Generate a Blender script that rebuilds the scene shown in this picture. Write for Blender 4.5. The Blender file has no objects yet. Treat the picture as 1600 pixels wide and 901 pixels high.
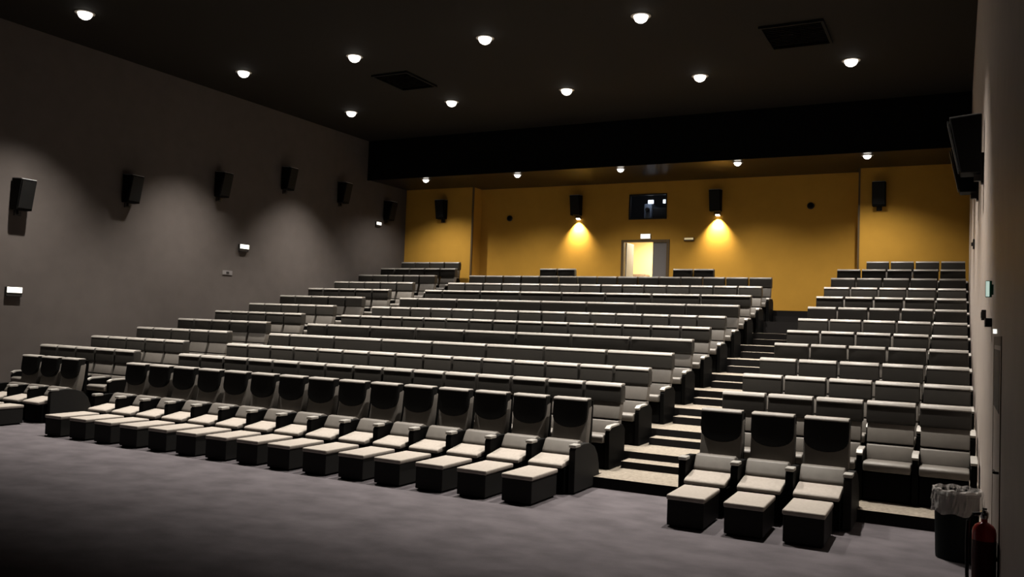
import bpy, bmesh, math, random
from mathutils import Vector, Matrix
random.seed(7)
S = bpy.context.scene
COL = S.collection

# ------------------------------------------------------------------ camera
cam_d = bpy.data.cameras.new('camera'); cam = bpy.data.objects.new('camera', cam_d); COL.objects.link(cam)
EX = Vector((0.88603746, 0.01302843, -0.46343056))   # world axes seen in camera coordinates (x right, y down, z forward)
EY = Vector((0.46226236, 0.05143805, 0.88525004))
EZ = Vector((0.03537138, -0.9985912, 0.03955349))
right = Vector((EX.x, EY.x, EZ.x)); up = -Vector((EX.y, EY.y, EZ.y)); back = -Vector((EX.z, EY.z, EZ.z))
m = Matrix.Identity(4)
for i in range(3):
    m[i][0] = right[i]; m[i][1] = up[i]; m[i][2] = back[i]
m[0][3], m[1][3], m[2][3] = 0.0, 0.0, 2.1
cam.matrix_world = m
cam_d.sensor_fit = 'HORIZONTAL'; cam_d.sensor_width = 36; cam_d.lens = 1331.27 / 1600 * 36
cam_d.clip_start = 0.03; cam_d.clip_end = 200
S.camera = cam

# ------------------------------------------------------------------ world, colour management
w = bpy.data.worlds.new('world'); S.world = w; w.use_nodes = True
w.node_tree.nodes['Background'].inputs[0].default_value = (0.02, 0.02, 0.022, 1)
w.node_tree.nodes['Background'].inputs[1].default_value = 0.0
S.view_settings.view_transform = 'Standard'; S.view_settings.look = 'None'
S.view_settings.gamma = 1; S.view_settings.use_curve_mapping = False
S.view_settings.exposure = 0.0

LAMP_W = 3500; LAMP_ANGLE = math.radians(84); LAMP_BLEND = 0.95; LAMP_COL = (1.0, 0.93, 0.84)
REAR_W = 640; SCONCE_W = 480; CORRIDOR_W = 230
CEIL = 8.0; SOFFIT = 6.7
COLX = [-15.6, -12.2, -8.8, -5.4, -2.1]

# ------------------------------------------------------------------ materials
def mat(name, col, rough=0.6, spec=0.3, noise=0.0, nscale=20, bump=0.0, bscale=200, metal=0.0, stretch=None, col2=None, rv=0.0):
    mt = bpy.data.materials.new(name); mt.use_nodes = True; nt = mt.node_tree
    b = nt.nodes['Principled BSDF']
    b.inputs['Base Color'].default_value = (*col, 1); b.inputs['Roughness'].default_value = rough
    b.inputs['Specular IOR Level'].default_value = spec; b.inputs['Metallic'].default_value = metal
    tc = nt.nodes.new('ShaderNodeTexCoord'); mp = nt.nodes.new('ShaderNodeMapping')
    nt.links.new(tc.outputs['Object'], mp.inputs[0])
    if stretch: mp.inputs['Scale'].default_value = stretch
    if noise or col2:
        n = nt.nodes.new('ShaderNodeTexNoise'); n.inputs['Scale'].default_value = nscale; n.inputs['Detail'].default_value = 6
        nt.links.new(mp.outputs[0], n.inputs['Vector'])
        r = nt.nodes.new('ShaderNodeValToRGB')
        c2 = col2 if col2 else tuple(min(1, c * (1 + noise)) for c in col)
        c1 = tuple(c * (1 - noise) for c in col)
        r.color_ramp.elements[0].position = 0.32; r.color_ramp.elements[1].position = 0.68
        r.color_ramp.elements[0].color = (*c1, 1); r.color_ramp.elements[1].color = (*c2, 1)
        nt.links.new(n.outputs['Fac'], r.inputs[0]); nt.links.new(r.outputs[0], b.inputs['Base Color'])
    if bump:
        n2 = nt.nodes.new('ShaderNodeTexNoise'); n2.inputs['Scale'].default_value = bscale; n2.inputs['Detail'].default_value = 3
        nt.links.new(tc.outputs['Object'], n2.inputs['Vector'])
        bp = nt.nodes.new('ShaderNodeBump'); bp.inputs['Strength'].default_value = bump; bp.inputs['Distance'].default_value = 0.01
        nt.links.new(n2.outputs['Fac'], bp.inputs['Height']); nt.links.new(bp.outputs[0], b.inputs['Normal'])
    if rv:
        oi = nt.nodes.new('ShaderNodeObjectInfo'); mr = nt.nodes.new('ShaderNodeMapRange')
        mr.inputs[3].default_value = 1 - rv; mr.inputs[4].default_value = 1 + rv
        hs = nt.nodes.new('ShaderNodeHueSaturation'); hs.inputs['Color'].default_value = (*col, 1)
        if b.inputs['Base Color'].links: nt.links.new(b.inputs['Base Color'].links[0].from_socket, hs.inputs['Color'])
        nt.links.new(oi.outputs['Random'], mr.inputs[0]); nt.links.new(mr.outputs[0], hs.inputs['Value'])
        nt.links.new(hs.outputs[0], b.inputs['Base Color'])
    return mt
def emis(name, col, st):
    mt = bpy.data.materials.new(name); mt.use_nodes = True; b = mt.node_tree.nodes['Principled BSDF']
    b.inputs['Base Color'].default_value = (*col, 1); b.inputs['Emission Color'].default_value = (*col, 1)
    b.inputs['Emission Strength'].default_value = st; return mt

M = {}
M['carpet'] = mat('carpet', (0.0850, 0.0764, 0.0828), 0.95, 0.1, noise=0.2, nscale=2.2, bump=0.5, bscale=160, stretch=(1, 1.3, 1))
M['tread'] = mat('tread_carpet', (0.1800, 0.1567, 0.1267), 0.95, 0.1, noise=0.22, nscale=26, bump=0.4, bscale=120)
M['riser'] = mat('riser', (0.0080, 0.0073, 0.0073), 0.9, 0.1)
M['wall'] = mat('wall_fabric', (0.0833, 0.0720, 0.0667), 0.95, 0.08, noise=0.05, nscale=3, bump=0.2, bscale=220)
M['wallr'] = mat('wall_right_fabric', (0.4200, 0.3600, 0.3199), 0.5, 0.5, noise=0.05, nscale=3, bump=0.2, bscale=220)  # base colour raised to carry the wall's grazing sheen
M['yellow'] = mat('ochre_wall', (0.50, 0.275, 0.045), 0.9, 0.1, noise=0.04, nscale=2.5, bump=0.15, bscale=150)
M['black'] = mat('ceiling_black', (0.012, 0.010, 0.008), 0.85, 0.12)
M['bulk'] = mat('bulkhead_black', (0.002, 0.002, 0.002), 0.9, 0.08)
M['soffit'] = mat('soffit_brown', (0.012, 0.009, 0.006), 0.35, 0.4)
M['grey'] = mat('grey_upholstery', (0.1125, 0.1017, 0.0900), 0.5, 0.35, noise=0.07, nscale=9, bump=0.15, bscale=300, rv=0.05)
M['pad'] = mat('charcoal_head_pad', (0.0268, 0.0245, 0.0215), 0.42, 0.3, noise=0.08, nscale=9, bump=0.15, bscale=300, rv=0.07)
M['padblack'] = mat('black_head_pad', (0.0040, 0.0040, 0.0040), 0.5, 0.2, noise=0.05, nscale=9)
M['base'] = mat('black_shell', (0.0013, 0.0013, 0.0013), 0.6, 0.06)
M['panel'] = mat('side_panel', (0.0173, 0.0167, 0.0160), 0.6, 0.06)
M['ottop'] = mat('ottoman_cushion', (0.2800, 0.2500, 0.2200), 0.65, 0.2, noise=0.08, nscale=30, bump=0.2, bscale=200)
M['highlight'] = mat('pale_highlight', (0.2400, 0.2233, 0.2033), 0.4, 0.4)  # lighter grey paints the downlight highlight along the seat tops
M['cap'] = mat('arm_cap', (0.2800, 0.2667, 0.2467), 0.4, 0.4)
M['speaker'] = mat('speaker_black', (0.003, 0.003, 0.003), 0.6, 0.06)
M['grille'] = mat('speaker_grille', (0.004, 0.004, 0.004), 0.6, 0.2, bump=0.4, bscale=400)
M['edge'] = mat('lit_top_paint', (0.45, 0.45, 0.45), 0.35, 0.5)  # pale colour paints the lit top of the black speaker cabinets
M['white'] = mat('white_plastic', (0.75, 0.75, 0.72), 0.5, 0.3)
M['dark'] = mat('dark_plastic', (0.02, 0.018, 0.017), 0.5, 0.3)
M['ring'] = mat('lamp_ring', (0.25, 0.23, 0.2), 0.4, 0.4)
M['vent'] = mat('vent_black', (0.004, 0.004, 0.004), 0.7, 0.1)
M['door'] = mat('grey_door', (0.16, 0.15, 0.15), 0.5, 0.3)
M['frame'] = mat('door_frame', (0.10, 0.065, 0.03), 0.5, 0.3)
M['cwall'] = mat('corridor_wall', (0.75, 0.62, 0.33), 0.8, 0.2)
M['bin'] = mat('bin_black', (0.006, 0.008, 0.008), 0.6, 0.08)
M['red'] = mat('red_paint', (0.62, 0.02, 0.022), 0.28, 0.6)
M['chrome'] = mat('chrome', (0.75, 0.74, 0.72), 0.2, 0.5, metal=1.0)
M['booth'] = mat('booth_wall', (0.05, 0.055, 0.07), 0.8, 0.1)
M['projector'] = mat('projector_shell', (0.32, 0.38, 0.5), 0.5, 0.3)
M['lamp'] = emis('lamp_glow', (1.0, 0.94, 0.86), 4)
M['rearlamp'] = emis('rear_lamp_glow', (1.0, 0.94, 0.86), 4)
M['wlamp'] = emis('sconce_glow', (1.0, 0.85, 0.55), 8)
M['sign'] = emis('lit_sign', (1.0, 0.97, 0.85), 1.6)
M['dimsign'] = emis('dim_sign', (0.9, 0.75, 0.45), 0.35)
M['green'] = emis('green_sign', (0.62, 0.8, 0.7), 0.7)
M['greendark'] = mat('green_symbol', (0.02, 0.12, 0.07), 0.5, 0.3)
M['blamp'] = emis('booth_lamp', (0.8, 0.88, 1.0), 2.2)
def plastic():
    mt = bpy.data.materials.new('bag_film'); mt.use_nodes = True; nt = mt.node_tree; b = nt.nodes['Principled BSDF']
    b.inputs['Base Color'].default_value = (0.55, 0.52, 0.5, 1); b.inputs['Roughness'].default_value = 0.1
    b.inputs['Alpha'].default_value = 0.38; b.inputs['Specular IOR Level'].default_value = 0.8
    return mt
M['film'] = plastic()
g = bpy.data.materials.new('booth_glass'); g.use_nodes = True; b = g.node_tree.nodes['Principled BSDF']
b.inputs['Base Color'].default_value = (0.1, 0.11, 0.13, 1); b.inputs['Alpha'].default_value = 0.12; b.inputs['Roughness'].default_value = 0.05
M['glass'] = g

# ------------------------------------------------------------------ helpers
def bm_box(bm, x0, x1, y0, y1, z0, z1, bev=0.0, seg=2):
    vs = [bm.verts.new(p) for p in ((x0, y0, z0), (x1, y0, z0), (x1, y1, z0), (x0, y1, z0), (x0, y0, z1), (x1, y0, z1), (x1, y1, z1), (x0, y1, z1))]
    fs = [bm.faces.new([vs[i] for i in f]) for f in ((3, 2, 1, 0), (4, 5, 6, 7), (0, 1, 5, 4), (1, 2, 6, 5), (2, 3, 7, 6), (3, 0, 4, 7))]
    if bev:
        es = list({e for f in fs for e in f.edges})
        bmesh.ops.bevel(bm, geom=es, offset=bev, segments=seg, affect='EDGES', profile=0.5)
def bm_prism(bm, prof, x0, x1, axis='x', bev=0.0, seg=2):
    """prof = list of (a, z); extruded along x (a = y) or along y (a = x)."""
    mk = (lambda a, z, t: (t, a, z)) if axis == 'x' else (lambda a, z, t: (a, t, z))
    A = [bm.verts.new(mk(a, z, x0)) for a, z in prof]; B = [bm.verts.new(mk(a, z, x1)) for a, z in prof]
    n = len(prof); fs = [bm.faces.new(A), bm.faces.new(B[::-1])]
    for i in range(n): fs.append(bm.faces.new((A[i], B[i], B[(i + 1) % n], A[(i + 1) % n])))
    bmesh.ops.recalc_face_normals(bm, faces=fs)
    if bev:
        es = list({e for f in fs for e in f.edges})
        bmesh.ops.bevel(bm, geom=es, offset=bev, segments=seg, affect='EDGES', profile=0.5)
def bm_lathe(bm, prof, cx=0, cy=0, seg=28):
    rings = []
    for r, z in prof:
        rings.append([bm.verts.new((cx + r * math.cos(2 * math.pi * i / seg), cy + r * math.sin(2 * math.pi * i / seg), z)) for i in range(seg)])
    for a, b_ in zip(rings, rings[1:]):
        for i in range(seg): bm.faces.new((a[i], a[(i + 1) % seg], b_[(i + 1) % seg], b_[i]))
    if prof[0][0] > 0: bm.faces.new(rings[0][::-1])
    if prof[-1][0] > 0: bm.faces.new(rings[-1])
def bm_tube(bm, pts, r, seg=8):
    rings = []
    for i, p in enumerate(pts):
        p = Vector(p); d = (Vector(pts[min(i + 1, len(pts) - 1)]) - Vector(pts[max(i - 1, 0)])).normalized()
        u = d.cross(Vector((0, 0, 1)) if abs(d.z) < 0.9 else Vector((1, 0, 0))).normalized(); v = d.cross(u)
        rings.append([bm.verts.new(p + r * (math.cos(2 * math.pi * k / seg) * u + math.sin(2 * math.pi * k / seg) * v)) for k in range(seg)])
    for a, b_ in zip(rings, rings[1:]):
        for k in range(seg): bm.faces.new((a[k], a[(k + 1) % seg], b_[(k + 1) % seg], b_[k]))
    bm.faces.new(rings[0][::-1]); bm.faces.new(rings[-1])
def obj(name, bm, mt, parent=None, smooth=False, label=None):
    bmesh.ops.recalc_face_normals(bm, faces=bm.faces)
    me = bpy.data.meshes.new(name); bm.to_mesh(me); bm.free()
    for x in (mt if isinstance(mt, (list, tuple)) else [mt]): me.materials.append(x)
    if smooth:
        for p in me.polygons: p.use_smooth = True
        me.set_sharp_from_angle(angle=math.radians(40))
    o = bpy.data.objects.new(name, me); COL.objects.link(o)
    if parent: o.parent = parent
    if label: o['label'] = label
    return o
def tag(o, label, cat, group=None, kind=None):
    o['label'] = label; o['category'] = cat
    if group: o['group'] = group
    if kind: o['kind'] = kind
    return o
def thing(name, label, cat, loc=(0, 0, 0), rz=0, group=None):
    o = bpy.data.objects.new(name, None); COL.objects.link(o); o.location = loc; o.rotation_euler = (0, 0, rz)
    o.empty_display_size = 0.1
    return tag(o, label, cat, group)
def copy_tree(o, parent=None):
    c = o.copy(); COL.objects.link(c); c.parent = parent
    for ch in list(o.children): copy_tree(ch, c)
    return c
def struct(name, boxes, mt):
    bm = bmesh.new()
    for bx in boxes: bm_box(bm, *bx)
    o = obj(name, bm, mt); o['kind'] = 'structure'; return o

# ------------------------------------------------------------------ the setting
XL, XR = -17.6, 0.25
YF = -4.0; YS = 25.2; YC = 25.8
LEV = [.14, .33, .54, .77, 1.0, 1.24, 1.51, 1.78, 2.05, 2.34, 2.64, 2.94]
Yk = lambda k: 11.64 + 1.2 * k
Tf = lambda k: 10.4 + 1.2 * k
ND = 2.64                                                  # level of the rear cross aisle
struct('floor', [(XL - .2, XR + .2, YF, 27.5, -.2, 0)], M['carpet'])
def tier(boxes):
    bm = bmesh.new()
    for bx in boxes: bm_box(bm, *bx)
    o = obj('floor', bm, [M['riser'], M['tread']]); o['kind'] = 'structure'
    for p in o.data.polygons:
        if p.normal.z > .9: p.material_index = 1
    return o
RX = 0.245
tier([(XL, -14.34, 10.72, Tf(1), 0, LEV[0]), (-14.34, -13.2, 10.4, Tf(1), 0, LEV[0]), (-13.2, -4.16, 10.72, Tf(1), 0, LEV[0]),
      (-4.16, -2.81, 10.4, Tf(1), 0, LEV[0]), (-2.81, -.98, 10.72, Tf(1), 0, LEV[0]), (-.98, XR, 10.4, Tf(1), 0, LEV[0])])
for k in range(1, 10): tier([(XL, XR, Tf(k), Tf(k + 1), 0, LEV[k])])
tier([(XL, -14.82, Tf(10), Tf(11), 0, LEV[10]), (-14.82, -2.43, Tf(10), YC, 0, LEV[10]), (-2.43, XR, Tf(10), Tf(11), 0, LEV[10])])
tier([(XL, -14.82, Tf(11), YS, 0, LEV[11]), (-2.43, XR, Tf(11), YS, 0, LEV[11])])

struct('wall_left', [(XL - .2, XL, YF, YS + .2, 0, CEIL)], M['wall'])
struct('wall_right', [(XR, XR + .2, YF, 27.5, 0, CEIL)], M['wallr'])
struct('wall_front', [(XL - .2, XR + .2, YF - .2, YF, 0, CEIL)], M['bulk'])
struct('ceiling', [(XL - .2, XR + .2, YF - .2, 22.9, CEIL, CEIL + .2)], M['black'])
struct('ceiling', [(XL - .2, XR + .2, 22.93, 27.5, SOFFIT, SOFFIT + .2)], M['soffit'])
struct('wall_bulkhead', [(XL, XR, 22.88, 22.93, SOFFIT - .02, CEIL)], M['bulk'])
DX0, DX1, DZ = -9.56, -8.03, 4.86
WX0, WX1, WZ0, WZ1 = -9.37, -8.12, 5.51, 6.32
struct('wall_back', [
    (XL, -14.82, YS, YS + .15, 0, SOFFIT), (-14.97, -14.82, YS + .15, YC + .15, 0, SOFFIT),
    (-14.82, DX0, YC, YC + .15, 0, SOFFIT), (DX1, -2.43, YC, YC + .15, 0, SOFFIT),
    (DX0, DX1, YC, YC + .15, DZ, WZ0), (DX0, WX0, YC, YC + .15, WZ0, SOFFIT), (WX1, DX1, YC, YC + .15, WZ0, SOFFIT),
    (WX0, WX1, YC, YC + .15, WZ1, SOFFIT), (DX0, DX1, YC, YC + .15, 0, ND),
    (-2.43, XR, YS, YS + .15, 0, SOFFIT), (-2.43, -2.28, YS + .15, YC + .15, 0, SOFFIT)], M['yellow'])
# dark strips paint in the shadow gaps at the corners of the recess
struct('shadow_strip_1', [(-14.85, -14.80, YS - .02, YS + .05, ND, SOFFIT)], M['frame'])
struct('shadow_strip_2', [(-2.47, -2.42, YS - .02, YS + .05, ND, SOFFIT)], M['frame'])

# corridor beyond the rear doorway
struct('floor_corridor', [(-11.2, -7.0, YC + .15, 28.6, ND - .1, ND)], M['tread'])
struct('wall_corridor', [(-11.3, -11.2, YC + .15, 28.7, ND, 5.3), (-7.0, -6.9, YC + .15, 28.7, ND, 5.3),
                         (-11.2, -7.0, 28.6, 28.7, ND, 5.3)], M['cwall'])
struct('ceiling_corridor', [(-11.3, -6.9, YC + .15, 28.7, 5.3, 5.4)], M['cwall'])
d = bpy.data.lights.new('corridor_light', 'AREA'); d.energy = CORRIDOR_W; d.size = 1.2; d.color = (1, .9, .66)
o = bpy.data.objects.new('corridor_light', d); COL.objects.link(o); o.location = (-8.8, 27.2, 5.2)
# the door: frame, closed right leaf, left leaf standing open into the corridor
dr = bpy.data.objects.new('door_1', None); COL.objects.link(dr); dr.location = (DX0, YC, ND); dr['kind'] = 'structure'
bm = bmesh.new(); W_ = DX1 - DX0; H_ = DZ - ND
bm_box(bm, -.03, .06, -.03, .12, 0, H_); bm_box(bm, W_ - .06, W_ + .03, -.03, .12, 0, H_); bm_box(bm, .06, W_ - .06, -.03, .12, H_ - .07, H_)
obj('door_frame', bm, M['frame'], dr)
bm = bmesh.new(); bm_box(bm, W_ * .66, W_ - .065, .03, .08, .005, H_ - .075, .004)
lf = obj('door_leaf', bm, M['door'], dr)
bm = bmesh.new(); bm_tube(bm, [(W_ * .71, .03, 1.05), (W_ * .71, -.02, 1.05), (W_ * .80, -.02, 1.05)], .011); obj('door_handle', bm, M['chrome'], lf)
bm = bmesh.new(); bm_box(bm, .062, .105, .13, .80, .005, H_ - .075, .004)
lf = obj('door_leaf', bm, M['door'], dr)
bm = bmesh.new(); bm_tube(bm, [(.105, .70, 1.05), (.15, .70, 1.05), (.15, .60, 1.05)], .011); obj('door_handle', bm, M['chrome'], lf)
# a pale cabinet in the corridor seen at the left of the doorway
t = thing('corridor_cabinet', 'brown-grey low cabinet seen through the open rear doorway', 'cabinet', (-9.75, 27.9, ND))
bm = bmesh.new(); bm_box(bm, -.35, .35, -.25, .25, .05, 1.25, .01); bd = obj('body', bm, mat('cabinet_brown', (.22, .16, .12), .6), t)
bm = bmesh.new(); bm_box(bm, -.33, -.01, -.27, -.25, .07, 1.22, .004); d1 = obj('door', bm, mat('cabinet_front', (.27, .2, .15), .5), t)
bm = bmesh.new(); bm_box(bm, .01, .33, -.27, -.25, .07, 1.22, .004); obj('door', bm, d1.data.materials[0], t)
bm = bmesh.new(); bm_box(bm, -.33, .33, -.22, .22, 0, .05); obj('plinth', bm, M['dark'], t)

# projection booth behind its window
struct('wall_booth', [(-10.4, -10.3, YC + .16, 28.6, 5.42, SOFFIT), (-7.1, -7.0, YC + .16, 28.6, 5.42, SOFFIT), (-10.4, -7.0, 28.5, 28.6, 5.42, SOFFIT),
                      (-10.3, -7.1, YC + .16, 28.5, 5.42, 5.48)], M['booth'])
wn = bpy.data.objects.new('window_1', None); COL.objects.link(wn); wn.location = (WX0, YC, WZ0); wn['kind'] = 'structure'
bm = bmesh.new(); w1, h1 = WX1 - WX0, WZ1 - WZ0
for bx in ((0, .04, -.02, .1, 0, h1), (w1 - .04, w1, -.02, .1, 0, h1), (.04, w1 - .04, -.02, .1, 0, .04), (.04, w1 - .04, -.02, .1, h1 - .04, h1)): bm_box(bm, *bx)
obj('window_frame', bm, M['dark'], wn)
bm = bmesh.new(); bm_box(bm, .04, w1 - .04, .05, .06, .04, h1 - .04); obj('pane', bm, M['glass'], wn)
t = thing('film_projector', 'blue-grey projector standing behind the booth window above the door', 'projector', (-8.95, 26.7, 5.49))
bm = bmesh.new(); bm_box(bm, -.16, .1, -.2, .5, .01, .62, .03); bd = obj('body', bm, M['projector'], t)
bm = bmesh.new(); bm_lathe(bm, [(.06, 0), (.075, .03), (.06, .12)], seg=18); bmesh.ops.rotate(bm, verts=bm.verts, matrix=Matrix.Rotation(math.pi / 2, 3, 'X'))
ln = obj('lens', bm, M['dark'], t); ln.location = (-.03, -.2, .42)
bm = bmesh.new(); bm_box(bm, .1, .6, -.1, .45, 0, .5, .02); obj('lamp_house', bm, M['dark'], t)
for x, lb in ((-8.82, 'small bluish lamp behind the booth window, the one over the projector'), (-8.32, 'small white lamp at the right side of the booth window')):
    t = thing('booth_lamp', lb, 'lamp', (x, 26.3, 6.0), group='lamps inside the projection booth')
    bm = bmesh.new(); bm_box(bm, -.09, .09, -.02, .03, .08, .2, .008); obj('lamp_shade', bm, M['blamp'], t)
    bm = bmesh.new(); bm_tube(bm, [(0, 0, .2), (0, 0, SOFFIT - 6.0)], .008); obj('stem', bm, M['dark'], t)
d = bpy.data.lights.new('booth_light', 'POINT'); d.energy = 5; d.color = (.6, .75, 1); d.shadow_soft_size = .05
o = bpy.data.objects.new('booth_light', d); COL.objects.link(o); o.location = (-9.0, 26.15, 6.55)

# right wall door near the camera
dr = bpy.data.objects.new('door_2', None); COL.objects.link(dr); dr.location = (XR, 7.35, 0); dr['kind'] = 'structure'
bm = bmesh.new(); bm_box(bm, -.005, 0, -.05, .0, 0, 2.12); bm_box(bm, -.005, 0, -1.15, -.05, 2.06, 2.12); bm_box(bm, -.005, 0, -1.2, -1.15, 0, 2.12)
obj('door_frame', bm, M['frame'], dr)
bm = bmesh.new(); bm_box(bm, -.003, 0, -1.15, -.05, .01, 2.06); lf = obj('door_leaf', bm, M['wallr'], dr)
bm = bmesh.new(); bm_box(bm, -.005, -.003, -1.0, -.12, 1.62, 2.03); obj('dark_panel', bm, M['dark'], lf, label='dark panel')  # dark rectangle on the upper part of the leaf
bm = bmesh.new(); bm_tube(bm, [(-.003, -1.05, 1.25), (-.03, -1.05, 1.25), (-.03, -.95, 1.25)], .008); obj('door_handle', bm, M['dark'], lf)

# ------------------------------------------------------------------ ceiling lights
def spot(x, y, z, watt, ang, blend, col=LAMP_COL, size=.06, name='downlight'):
    d = bpy.data.lights.new(name, 'SPOT'); d.energy = watt; d.spot_size = ang; d.spot_blend = blend; d.color = col; d.shadow_soft_size = size
    o = bpy.data.objects.new(name, d); COL.objects.link(o); o.location = (x, y, z); return o
def make_downlight(r, glow):
    t = thing('ceiling_light', '', 'ceiling light')
    bm = bmesh.new(); bm_lathe(bm, [(r, 0), (r + .05, 0), (r + .05, -.012), (r + .01, -.018), (r, 0)], seg=32); obj('ring', bm, M['ring'], t, True)
    bm = bmesh.new(); bm_lathe(bm, [(r * .98, -.002), (r * .95, -.35 * r), (r * .75, -.7 * r), (r * .4, -.93 * r), (.01, -r)], seg=24); obj('bulb', bm, glow, t, True)
    return t
ordn = ['leftmost', 'second from left', 'middle', 'fourth from left', 'rightmost']
proto_l = make_downlight(.14, M['lamp']); first = True
for y, rn in ((15.2, 'middle'), (19.4, 'farthest'), (10.9, 'nearest')):
    for i, x in enumerate(COLX):
        o = proto_l if first else copy_tree(proto_l); first = False
        o.location = (x, y, CEIL)
        tag(o, 'round white downlight, %s of the %s row on the black ceiling' % (ordn[i], rn), 'ceiling light', 'downlights in the main ceiling')
        spot(x, y, CEIL - .17, LAMP_W, LAMP_ANGLE, LAMP_BLEND)
proto_r = make_downlight(.10, M['rearlamp']); first = True
for i, x in enumerate(COLX):
    o = proto_r if first else copy_tree(proto_r); first = False
    o.location = (x, 23.4, SOFFIT)
    tag(o, 'small round downlight, %s of those under the low soffit at the rear' % ordn[i], 'ceiling light', 'downlights under the rear soffit')
    spot(x, 23.4, SOFFIT - .13, REAR_W, math.radians(132), 1.0)
for x0, x1, y0, y1, lb in ((-3.5, -2.3, 16.6, 18.0, 'black rectangular grille in the ceiling near the right wall'),
                           (-12.75, -11.7, 16.55, 17.9, 'black rectangular grille in the ceiling left of centre')):
    t = thing('ceiling_vent', lb, 'vent', ((x0 + x1) / 2, (y0 + y1) / 2, CEIL), group='ceiling grilles')
    a, b2 = (x1 - x0) / 2, (y1 - y0) / 2
    bm = bmesh.new()
    for bx in ((-a, a, -b2, -b2 + .05), (-a, a, b2 - .05, b2), (-a, -a + .05, -b2 + .05, b2 - .05), (a - .05, a, -b2 + .05, b2 - .05)): bm_box(bm, *bx, -.05, 0)
    obj('frame', bm, M['vent'], t)
    bm = bmesh.new()
    for i in range(14):
        yy = -b2 + .07 + i * (2 * b2 - .14) / 13; bm_prism(bm, [(yy - .03, -.045), (yy - .025, -.045), (yy + .03, -.006), (yy + .025, -.006)], -a + .05, a - .05)
    obj('louvres', bm, M['vent'], t)

# ------------------------------------------------------------------ speakers
def make_speaker():
    """origin on the wall, cabinet faces -y"""
    t = thing('wall_speaker', '', 'speaker')
    prof = [(-.03, .33), (-.36, .30), (-.24, -.34), (-.03, -.34)]
    bm = bmesh.new(); bm_prism(bm, prof, -.17, .17, bev=.012); obj('cabinet', bm, M['speaker'], t)
    bm = bmesh.new(); bm_prism(bm, [(-.37, .27), (-.385, .268), (-.265, -.30), (-.252, -.30)], -.15, .15); obj('grille', bm, M['grille'], t)
    bm = bmesh.new(); bm_prism(bm, [(-.04, .331), (-.36, .301), (-.36, .31), (-.04, .34)], -.16, .16); obj('lit_top', bm, M['edge'], t, label='pale painted highlight on the top')
    bm = bmesh.new(); bm_box(bm, -.07, .07, -.03, 0, -.45, -.1); bm_box(bm, -.03, .03, -.1, -.03, -.42, -.345); obj('bracket', bm, M['dark'], t)
    return t
sp0 = make_speaker(); first = True
def place_speaker(loc, rz, label, group, sc=1):
    global first
    o = sp0 if first else copy_tree(sp0); first = False
    o.location = loc; o.rotation_euler = (0, 0, rz); o.scale = (sc, sc, sc); tag(o, label, 'speaker', group)
ln = ['nearest the screen', 'second from the left edge of the photo', 'third along the wall from the left', 'fourth along the wall from the left', 'fifth along, in dim light', 'last before the rear corner']
for (y, z), s in zip(((11.0, 4.42), (13.65, 4.95), (16.45, 5.5), (18.95, 6.08), (21.5, 6.05), (24.0, 5.8)), ln):
    place_speaker((XL, y, z), math.pi / 2, 'black wall speaker on the grey left wall, ' + s, 'speakers on the left wall')
for (y, z), s in zip(((11.1, 4.33), (14.0, 4.55)), ('large in view, high at the upper right', 'mostly hidden behind the large near one')):
    place_speaker((XR, y, z), -math.pi / 2, 'black wall speaker on the right wall, ' + s, 'speakers on the right wall')
place_speaker((-16.0, YS, 5.95), 0, 'black speaker on the ochre wall at its left end', 'speakers on the rear wall')
place_speaker((-11.15, YC, 6.02), 0, 'black speaker on the ochre wall above the left wall lamp', 'speakers on the rear wall')
place_speaker((-6.55, YC, 6.02), 0, 'black speaker on the ochre wall above the right wall lamp', 'speakers on the rear wall')
place_speaker((-1.93, YS, 5.95), 0, 'black speaker on the ochre wall at its right end, over the seats', 'speakers on the rear wall')

# wall lamps below two of the speakers
for x, lb in ((-11.1, 'glowing wall lamp left of the booth window'), (-6.5, 'glowing wall lamp right of the booth window')):
    t = thing('wall_lamp', lb, 'wall lamp', (x, YC, 5.62), group='wall lamps on the ochre wall')
    bm = bmesh.new(); bm_prism(bm, [(0, -.06), (0, .07), (-.12, .07), (-.13, -.02)], -.08, .08, bev=.006); obj('housing', bm, M['frame'], t)
    bm = bmesh.new(); bm_prism(bm, [(-.02, -.07), (-.02, -.055), (-.115, -.03), (-.115, -.045)], -.06, .06); obj('bulb', bm, M['wlamp'], t)
    s = spot(x, YC - .14, 5.50, SCONCE_W, math.radians(98), 1.0, (1, .86, .62), .03, 'wall_lamp_light')
    s.rotation_euler = (math.radians(22), 0, 0)
# small domes on the rear wall
for x, z, lb in ((-13.68, 5.66, 'small dark dome camera on the ochre wall between left speaker and left wall lamp'), (-3.81, 5.78, 'small dark dome camera on the ochre wall right of the wall lamps')):
    t = thing('dome_camera', lb, 'camera', (x, YC, z), group='dome cameras on the rear wall')
    bm = bmesh.new(); bm_lathe(bm, [(.10, 0), (.10, .04), (.085, .05)], seg=20); bmesh.ops.rotate(bm, verts=bm.verts, matrix=Matrix.Rotation(math.pi / 2, 3, 'X')); obj('mount', bm, M['dark'], t, True)
    bm = bmesh.new(); bm_lathe(bm, [(.075, .05), (.07, .09), (.045, .125), (.01, .135)], seg=20); bmesh.ops.rotate(bm, verts=bm.verts, matrix=Matrix.Rotation(math.pi / 2, 3, 'X')); obj('dome', bm, M['speaker'], t, True)
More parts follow.
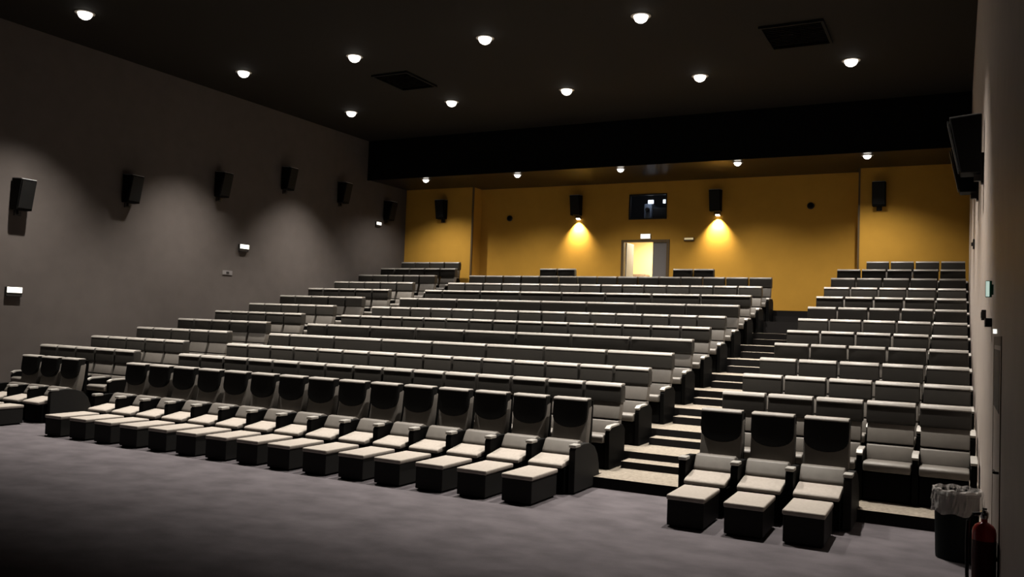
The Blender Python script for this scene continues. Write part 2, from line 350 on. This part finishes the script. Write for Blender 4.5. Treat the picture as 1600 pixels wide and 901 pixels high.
# lit signs over and beside the rear door
t = thing('exit_sign', 'glowing white exit sign directly above the rear doorway', 'sign', (-8.78, YC, 4.96))
bm = bmesh.new(); bm_box(bm, -.17, .17, -.06, 0, -.08, .09, .006); obj('housing', bm, M['white'], t)
bm = bmesh.new(); bm_box(bm, -.15, .15, -.064, -.06, -.06, .07); obj('face', bm, M['sign'], t)
t = thing('emergency_light', 'small dim rectangular light on the ochre wall right of the doorway', 'light', (-7.38, YC, 4.86))
bm = bmesh.new(); bm_box(bm, -.16, .16, -.05, 0, -.06, .05, .008); obj('housing', bm, M['frame'], t)
bm = bmesh.new(); bm_box(bm, -.14, .14, -.054, -.05, -.02, .04); obj('face', bm, M['dimsign'], t)
# left wall units
for y, z, s, lb in ((11.0, 2.40, 1.0, 'white emergency light box low on the left wall at the photo edge'),
                    (17.42, 3.92, 1.0, 'white emergency light box in the middle of the left wall'),
                    (23.55, 5.3, .8, 'small white emergency light box near the rear corner of the left wall')):
    t = thing('emergency_light', lb, 'light', (XL, y, z), math.pi / 2, group='emergency lights on the left wall'); t.scale = (s, s, s)
    bm = bmesh.new(); bm_box(bm, -.17, .17, -.07, 0, -.13, .07, .008); obj('housing', bm, M['dark'], t)
    bm = bmesh.new(); bm_box(bm, -.16, .16, -.085, -.07, -.05, .065, .004); obj('diffuser', bm, M['sign'], t)
t = thing('wall_plate', 'small dark plate on the left wall below the middle emergency light', 'plate', (XL, 16.9, 3.17), math.pi / 2)
bm = bmesh.new(); bm_box(bm, -.17, .17, -.02, 0, -.06, .06, .004); obj('plate', bm, M['door'], t)
bm = bmesh.new(); bm_box(bm, -.05, .05, -.028, -.02, -.03, .03, .003); obj('switch', bm, M['dark'], t)
# right wall units
t = thing('exit_sign', 'green and white exit sign box sticking out from the right wall', 'sign', (XR, 7.7, 2.49))
bm = bmesh.new(); bm_box(bm, -.055, -.01, -.02, .02, -.06, .07, .004); bm_box(bm, -.01, 0, -.03, .03, -.04, .04); obj('housing', bm, M['greendark'], t)
bm = bmesh.new(); bm_box(bm, -.053, -.028, -.024, -.02, -.055, .065); obj('face', bm, M['green'], t)
t = thing('wall_socket_box', 'small dark box on the right wall, upper left of the pair', 'box', (XR, 9.6, 2.34))
bm = bmesh.new(); bm_box(bm, -.04, 0, -.08, .08, -.055, .045, .005); obj('body', bm, M['dark'], t)
bm = bmesh.new(); bm_box(bm, -.044, -.04, -.05, .05, -.035, .025, .001); obj('cover', bm, M['panel'], t)
t = thing('control_box', 'wide dark box on the right wall above the small bright light', 'box', (XR, 8.0, 2.235))
bm = bmesh.new(); bm_box(bm, -.05, 0, -.12, .12, -.035, .035, .005); obj('body', bm, M['dark'], t)
bm = bmesh.new(); bm_box(bm, -.04, -.012, -.125, -.12, -.025, .025); obj('cover', bm, M['panel'], t)
t = thing('door_light', 'tiny bright white light above the right wall door', 'light', (XR, 6.9, 2.155))
bm = bmesh.new(); bm_box(bm, -.03, 0, -.05, .05, -.018, .02, .004); obj('housing', bm, M['white'], t)
bm = bmesh.new(); bm_box(bm, -.026, -.005, -.054, -.05, -.014, .016); obj('lens', bm, M['sign'], t)
t = thing('wall_hook', 'tiny dark fitting high on the right wall beside the top seats', 'fitting', (XR, 16.6, 3.72))
bm = bmesh.new(); bm_box(bm, -.03, 0, -.08, .08, -.08, .08, .005); obj('plate', bm, M['dark'], t)
bm = bmesh.new(); bm_box(bm, -.055, -.03, -.03, .03, -.03, .03, .005); obj('knob', bm, M['dark'], t)

# ------------------------------------------------------------------ aisle stairs
def make_stairs(x0, x1, label):   # half-height steps between the tiers
    t = thing('aisle_stairs', label, 'stairs', ((x0 + x1) / 2, 10.4, 0), group='aisle stairs')
    h = (x1 - x0) / 2 - .02
    for k in range(1, 11):
        zt = (LEV[k - 1] + LEV[k]) / 2
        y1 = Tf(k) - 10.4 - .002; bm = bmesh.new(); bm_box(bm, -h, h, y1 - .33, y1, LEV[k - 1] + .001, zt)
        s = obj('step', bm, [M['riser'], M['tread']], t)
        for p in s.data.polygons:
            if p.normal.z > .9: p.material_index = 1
make_stairs(-4.12, -2.84, 'wide carpeted stairs between the centre seats and the right seats')
make_stairs(-14.34, -13.22, 'carpeted stairs between the left seats and the centre seats')

# ------------------------------------------------------------------ seats
def arm(parent, x, front=False, end=False):
    bm = bmesh.new()
    if front:
        prof = [(-.72, .02), (-.72, .54), (-.69, .575), (-.45, .60), (-.25, .59), (-.08, .53), (.03, .42), (.09, .28), (.11, .15), (.11, .02)]
        bm_prism(bm, prof, x - .042, x + .042, bev=.008); a = obj('armrest', bm, M['panel'] if end else M['base'], parent)
        bm = bmesh.new(); bm_box(bm, x - .048, x + .048, -.725, -.56, .572, .612, .01); obj('arm_cap', bm, M['cap'], a, label='pale cap at the arm front')
    else:
        prof = [(-.66, .01), (-.68, .50), (-.62, .56), (-.16, .58), (-.06, .5), (-.06, .01)]
        bm_prism(bm, prof, x - .032, x + .032, bev=.006); a = obj('armrest', bm, M['base'], parent)
        bm = bmesh.new(); bm_prism(bm, [(-.67, .53), (-.60, .565), (-.30, .577), (-.30, .60), (-.61, .595), (-.69, .56)], x - .036, x + .036, bev=.004); obj('arm_cap', bm, M['cap'], a, label='pale arm cap')
def make_seat(w, both):
    """w = width of the unit; origin on the floor under the head pad, facing -y"""
    t = thing('cinema_seat' if w < .9 else 'double_cinema_seat', '', 'seat')
    h = w / 2
    bm = bmesh.new(); bm_box(bm, -h + .045, h - .045, -.64, -.14, .02, .34, .01); obj('base', bm, M['base'], t)
    bm = bmesh.new()
    n = 1 if w < .9 else 2
    for i in range(n):
        a = -h + .04 + i * (w - .08) / n; b_ = a + (w - .08) / n
        bm_prism(bm, [(-.72, .36), (-.73, .45), (-.68, .475), (-.2, .44), (-.16, .35)], a + .003, b_ - .003, bev=.018, seg=2)
    obj('seat_cushion', bm, M['grey'], t, True)
    bm = bmesh.new()
    for i in range(n):
        a = -h + .035 + i * (w - .07) / n; b_ = a + (w - .07) / n
        bm_prism(bm, [(-.22, .44), (-.165, .615), (-.02, .63), (-.06, .40)], a, b_, bev=.014)
        bm_prism(bm, [(-.155, .64), (-.085, .885), (.05, .885), (-.01, .62)], a, b_, bev=.014)
    obj('backrest', bm, M['grey'], t, True)
    bm = bmesh.new(); bm_prism(bm, [(-.115, .885), (-.105, 1.085), (-.085, 1.115), (.03, 1.12), (.075, 1.08), (.07, .87), (-.08, .862)], -h + .022, h - .022, bev=.016, seg=3)
    obj('head_pad', bm, M['pad'], t, True, label='darker charcoal head pad')
    bm = bmesh.new(); bm_prism(bm, [(-.112, 1.085), (-.116, 1.10), (-.098, 1.13), (-.06, 1.14), (.05, 1.14), (.06, 1.115), (-.09, 1.11)], -h + .026, h - .026, bev=.003); obj('top_highlight', bm, M['highlight'], t, True, label='pale painted highlight along the top')
    bm = bmesh.new(); bm_prism(bm, [(-.10, .02), (-.02, .55), (.04, .95), (.075, .95), (.02, .55), (-.04, .02)], -h + .05, h - .05); obj('back_shell', bm, M['base'], t)
    arm(t, -h)
    if both: arm(t, h)
    return t
def make_recliner(both):
    t = thing('front_row_seat', '', 'seat')
    bm = bmesh.new(); bm_box(bm, -.24, .24, -.80, .10, .02, .325, .01); bm_box(bm, -.24, .24, -.47, .02, .325, .40); obj('base', bm, M['base'], t)
    bm = bmesh.new(); bm_prism(bm, [(-.47, .42), (-.465, .475), (-.375, .61), (-.30, .62), (-.16, .56), (-.12, .40)], -.235, .235, bev=.016); obj('seat_cushion', bm, M['grey'], t, True)
    bm = bmesh.new(); bm_prism(bm, [(-.865, .33), (-.87, .37), (-.84, .39), (-.49, .445), (-.475, .36)], -.235, .235, bev=.014); obj('leg_rest', bm, M['ottop'], t, True, label='pale padded leg rest')
    bm = bmesh.new(); bm_prism(bm, [(-.19, .50), (-.13, .74), (-.09, 1.02), (.03, 1.04), (.0, .75), (-.06, .45)], -.25, .25, bev=.02); obj('backrest', bm, M['grey'], t, True)
    # head pad: flat top, rounded lower edge
    pts = [(-.245, 1.12), (.245, 1.12), (.245, .91)] + [(.245 * math.cos(a), .91 - .16 * math.sin(a) ** .8) for a in [math.pi * i / 12 for i in range(1, 12)]] + [(-.245, .91)]
    bm = bmesh.new()
    yf = lambda z: -.175 + .12 * (z - .76); A = [bm.verts.new((x, yf(z) , z)) for x, z in pts]; B = [bm.verts.new((x, yf(z) + .15, z)) for x, z in pts]
    n = len(pts); bm.faces.new(A); bm.faces.new(B[::-1])
    for i in range(n): bm.faces.new((A[i], B[i], B[(i + 1) % n], A[(i + 1) % n]))
    bmesh.ops.recalc_face_normals(bm, faces=bm.faces); bmesh.ops.bevel(bm, geom=[e for e in bm.edges], offset=.012, segments=2, affect='EDGES')
    obj('head_pad', bm, M['padblack'], t, True, label='black head pad with a rounded lower edge')
    bm = bmesh.new(); bm_prism(bm, [(-.142, 1.10), (-.145, 1.115), (-.13, 1.135), (.0, 1.14), (.02, 1.12), (-.12, 1.118)], -.24, .24, bev=.004); obj('top_highlight', bm, M['highlight'], t, True, label='pale painted highlight along the top')
    bm = bmesh.new(); bm_prism(bm, [(-.02, .3), (.03, .8), (.055, 1.1), (.09, 1.1), (.07, .75), (.04, .3)], -.24, .24); obj('back_shell', bm, M['base'], t)
    arm(t, -.30, True)
    if both: arm(t, .30, True, True)
    return t
def make_ottoman():
    t = thing('ottoman', '', 'ottoman')
    bm = bmesh.new(); bm_box(bm, -.195, .195, -.34, .34, .02, .285, .008); obj('body', bm, M['panel'], t)
    bm = bmesh.new(); bm_box(bm, -.205, .205, -.35, .35, .285, .34, .016, 3); obj('cushion', bm, M['ottop'], t, True, label='pale beige padded top')
    bm = bmesh.new(); bm_box(bm, -.17, .17, -.31, .31, 0, .02); obj('plinth', bm, M['base'], t)
    return t
P = {}
def get(kind):
    """first call hands out the prototype itself, later ones copies"""
    if kind not in P:
        P[kind] = {'s': lambda: make_seat(.6, False), 'S': lambda: make_seat(.6, True), 'd': lambda: make_seat(1.2, False), 'D': lambda: make_seat(1.2, True),
                   'r': lambda: make_recliner(False), 'R': lambda: make_recliner(True), 'o': make_ottoman}[kind]()
        return P[kind]
    return copy_tree(P[kind])
ORD = ['', 'first', 'second', 'third', 'fourth', 'fifth', 'sixth', 'seventh', 'eighth', 'ninth', 'tenth', 'eleventh', 'twelfth', 'thirteenth', 'fourteenth', 'fifteenth']
def place_from(i, n, le, re):
    """i counted from 0 at the left"""
    if n % 2 and i == n // 2: return 'middle one'
    if i < n / 2: return ('at the %s end' % le) if i == 0 else '%s from the %s' % (ORD[i + 1], le)
    j = n - i; return ('at the %s end' % re) if j == 1 else '%s from the %s' % (ORD[j], re)
def row(block, k, x0, n, ends, rowname, desc):
    le, re = ends
    for i in range(n):
        x = x0 + .6 * (i + .5)
        o = get('S' if i == n - 1 else 's'); o.location = (x, Yk(k), LEV[k])
        tag(o, 'grey %s %s, %s row from the front, %s block' % (desc, place_from(i, n, le, re), rowname, block) if k < 11 else 'dark grey seat %s, topmost row of the %s block' % (place_from(i, n, le, re), block), 'seat', '%s seats, %s row' % (block, rowname))
def front(block, x0, n, ends):
    for i in range(n):
        x = x0 + .6 * (i + .5); p = place_from(i, n, *ends)
        o = get('R' if i == n - 1 else 'r'); o.location = (x, 10.5, 0)
        tag(o, 'front-row seat with round-edged black head pad, %s, %s block' % (p, block), 'seat', 'front row seats, %s block' % block)
        o = get('o'); o.location = (x + random.uniform(-.012, .012) - (.1 if block == 'left' else 0), 9.21 + random.uniform(-.02, .02) - (.1 if block == 'left' else 0), 0); o.rotation_euler = (0, 0, random.uniform(-.02, .02))
        tag(o, 'black box ottoman with pale top, %s of the %s block' % (p, block), 'ottoman', 'ottomans of the %s block' % block)
E_R = ('stairs', 'right wall'); E_L = ('left wall', 'stairs'); E_C = ('left', 'right')
front('centre', -13.2, 15, E_C)
front('right', -2.81, 3, ('stairs', 'wall side'))
front('left', -16.2, 3, ('wall side', 'stairs'))
for k in range(11):
    row('right', k, -2.81, 5, E_R, ORD[k + 2], 'seat')
    row('left', k, -17.4, 5, E_L, ORD[k + 2], 'seat')
row('right', 11, -2.21, 4, E_R, 'topmost', 'seat')
row('left', 11, -17.4, 4, E_L, 'topmost', 'seat')
for k in range(10):
    if k in (2, 3, 6, 7):
        o = get('s'); o.location = (-12.9, Yk(k), LEV[k])
        tag(o, 'grey single-width seat at the left end, %s row from the front, centre block' % ORD[k + 2], 'seat', 'centre seats, %s row' % ORD[k + 2])
        for i in range(7):
            o = get('D' if i == 6 else 'd'); o.location = (-12.6 + 1.2 * (i + .5), Yk(k), LEV[k])
            tag(o, 'grey double-width seat %s, %s row from the front, centre block' % (place_from(i, 7, *E_C), ORD[k + 2]), 'seat', 'centre double seats, %s row' % ORD[k + 2])
    else:
        row('centre', k, -13.2, 15, E_C, ORD[k + 2], 'seat')
for x, s in ((-11.1, 'left seat of the pair left of the doorway'), (-10.5, 'right seat of the pair left of the doorway'),
             (-6.9, 'left seat of the pair right of the doorway'), (-6.3, 'right seat of the pair right of the doorway')):
    o = get('S' if s.startswith('right') else 's'); o.location = (x, Yk(10), LEV[10])
    tag(o, 'grey ' + s + ', before the ochre wall', 'seat', 'seat pairs beside the rear doorway')

# ------------------------------------------------------------------ litter bin with clear bag
t = thing('litter_bin', 'black round litter bin with clear bag liner by the right wall', 'bin', (.02, 9.3, 0))
bm = bmesh.new(); bm_lathe(bm, [(.17, 0), (.18, .01), (.195, .60), (.205, .61), (.205, .635), (.19, .635), (.17, .05)], seg=36); obj('body', bm, M['bin'], t, True)
bm = bmesh.new(); seg = 72; rings = []
for j, (r, z) in enumerate([(.208, .44), (.213, .48), (.211, .55), (.212, .62), (.207, .66), (.196, .665), (.182, .62), (.165, .52), (.12, .46), (.05, .44)]):
    ring = []
    for i in range(seg):
        a = 2 * math.pi * i / seg; wv = .006 * math.sin(a * 11 + j * 1.3) + .004 * math.sin(a * 23 + j * 2.1) + random.uniform(-.010, .010)
        zz = z + (.012 * math.sin(a * 7 + 1) if j in (0, 1) else .007 * math.sin(a * 9 + j))
        rr = r + abs(wv) if j < 5 else r + wv
        ring.append(bm.verts.new((rr * math.cos(a), rr * math.sin(a), zz)))
    rings.append(ring)
for a_, b_ in zip(rings, rings[1:]):
    for i in range(seg): bm.faces.new((a_[i], a_[(i + 1) % seg], b_[(i + 1) % seg], b_[i]))
obj('bag_liner', bm, M['film'], t, False, label='crinkled clear plastic bag folded over the rim')

# ------------------------------------------------------------------ fire extinguisher
t = thing('fire_extinguisher', 'red fire extinguisher at the foot of the right wall, lower right corner', 'fire extinguisher', (.168, 6.2, .42))
R_ = .068
bm = bmesh.new(); bm_lathe(bm, [(.05, 0), (R_ - .006, .01), (R_, .03), (R_, .465), (R_ * .94, .49), (R_ * .75, .51), (R_ * .4, .525), (.018, .53), (.018, .55)], seg=36); bd = obj('cylinder', bm, M['red'], t, True)
bm = bmesh.new(); bm_lathe(bm, [(.02, .55), (.024, .56), (.024, .59), (.014, .60)], seg=20); obj('valve', bm, M['chrome'], t, True)
bm = bmesh.new(); bm_prism(bm, [(-.09, .625), (-.09, .632), (.02, .612), (.02, .60)], -.012, .012); bm_prism(bm, [(-.085, .585), (-.085, .592), (.02, .592), (.02, .585)], -.012, .012); obj('handle', bm, M['dark'], t)
bm = bmesh.new(); bm_tube(bm, [(-.02, 0, .58), (-.06, 0, .575), (-.09, 0, .53), (-.095, 0, .4), (-.093, 0, .2), (-.09, 0, .1)], .011); obj('hose', bm, M['dark'], t, True)
bm = bmesh.new(); bm_lathe(bm, [(R_ + .001, .08), (R_ + .001, .42)], seg=36)
lb = obj('shade_sleeve', bm, mat('shade_dark_red', (.09, .01, .01), .4), t, True)  # dark red sleeve paints the shading on the cylinder below its shoulder
bm = bmesh.new(); bm_box(bm, .073, .081, -.05, .05, .12, .4); bm_box(bm, .06, .073, -.03, .03, .3, .32); obj('bracket', bm, M['dark'], t)
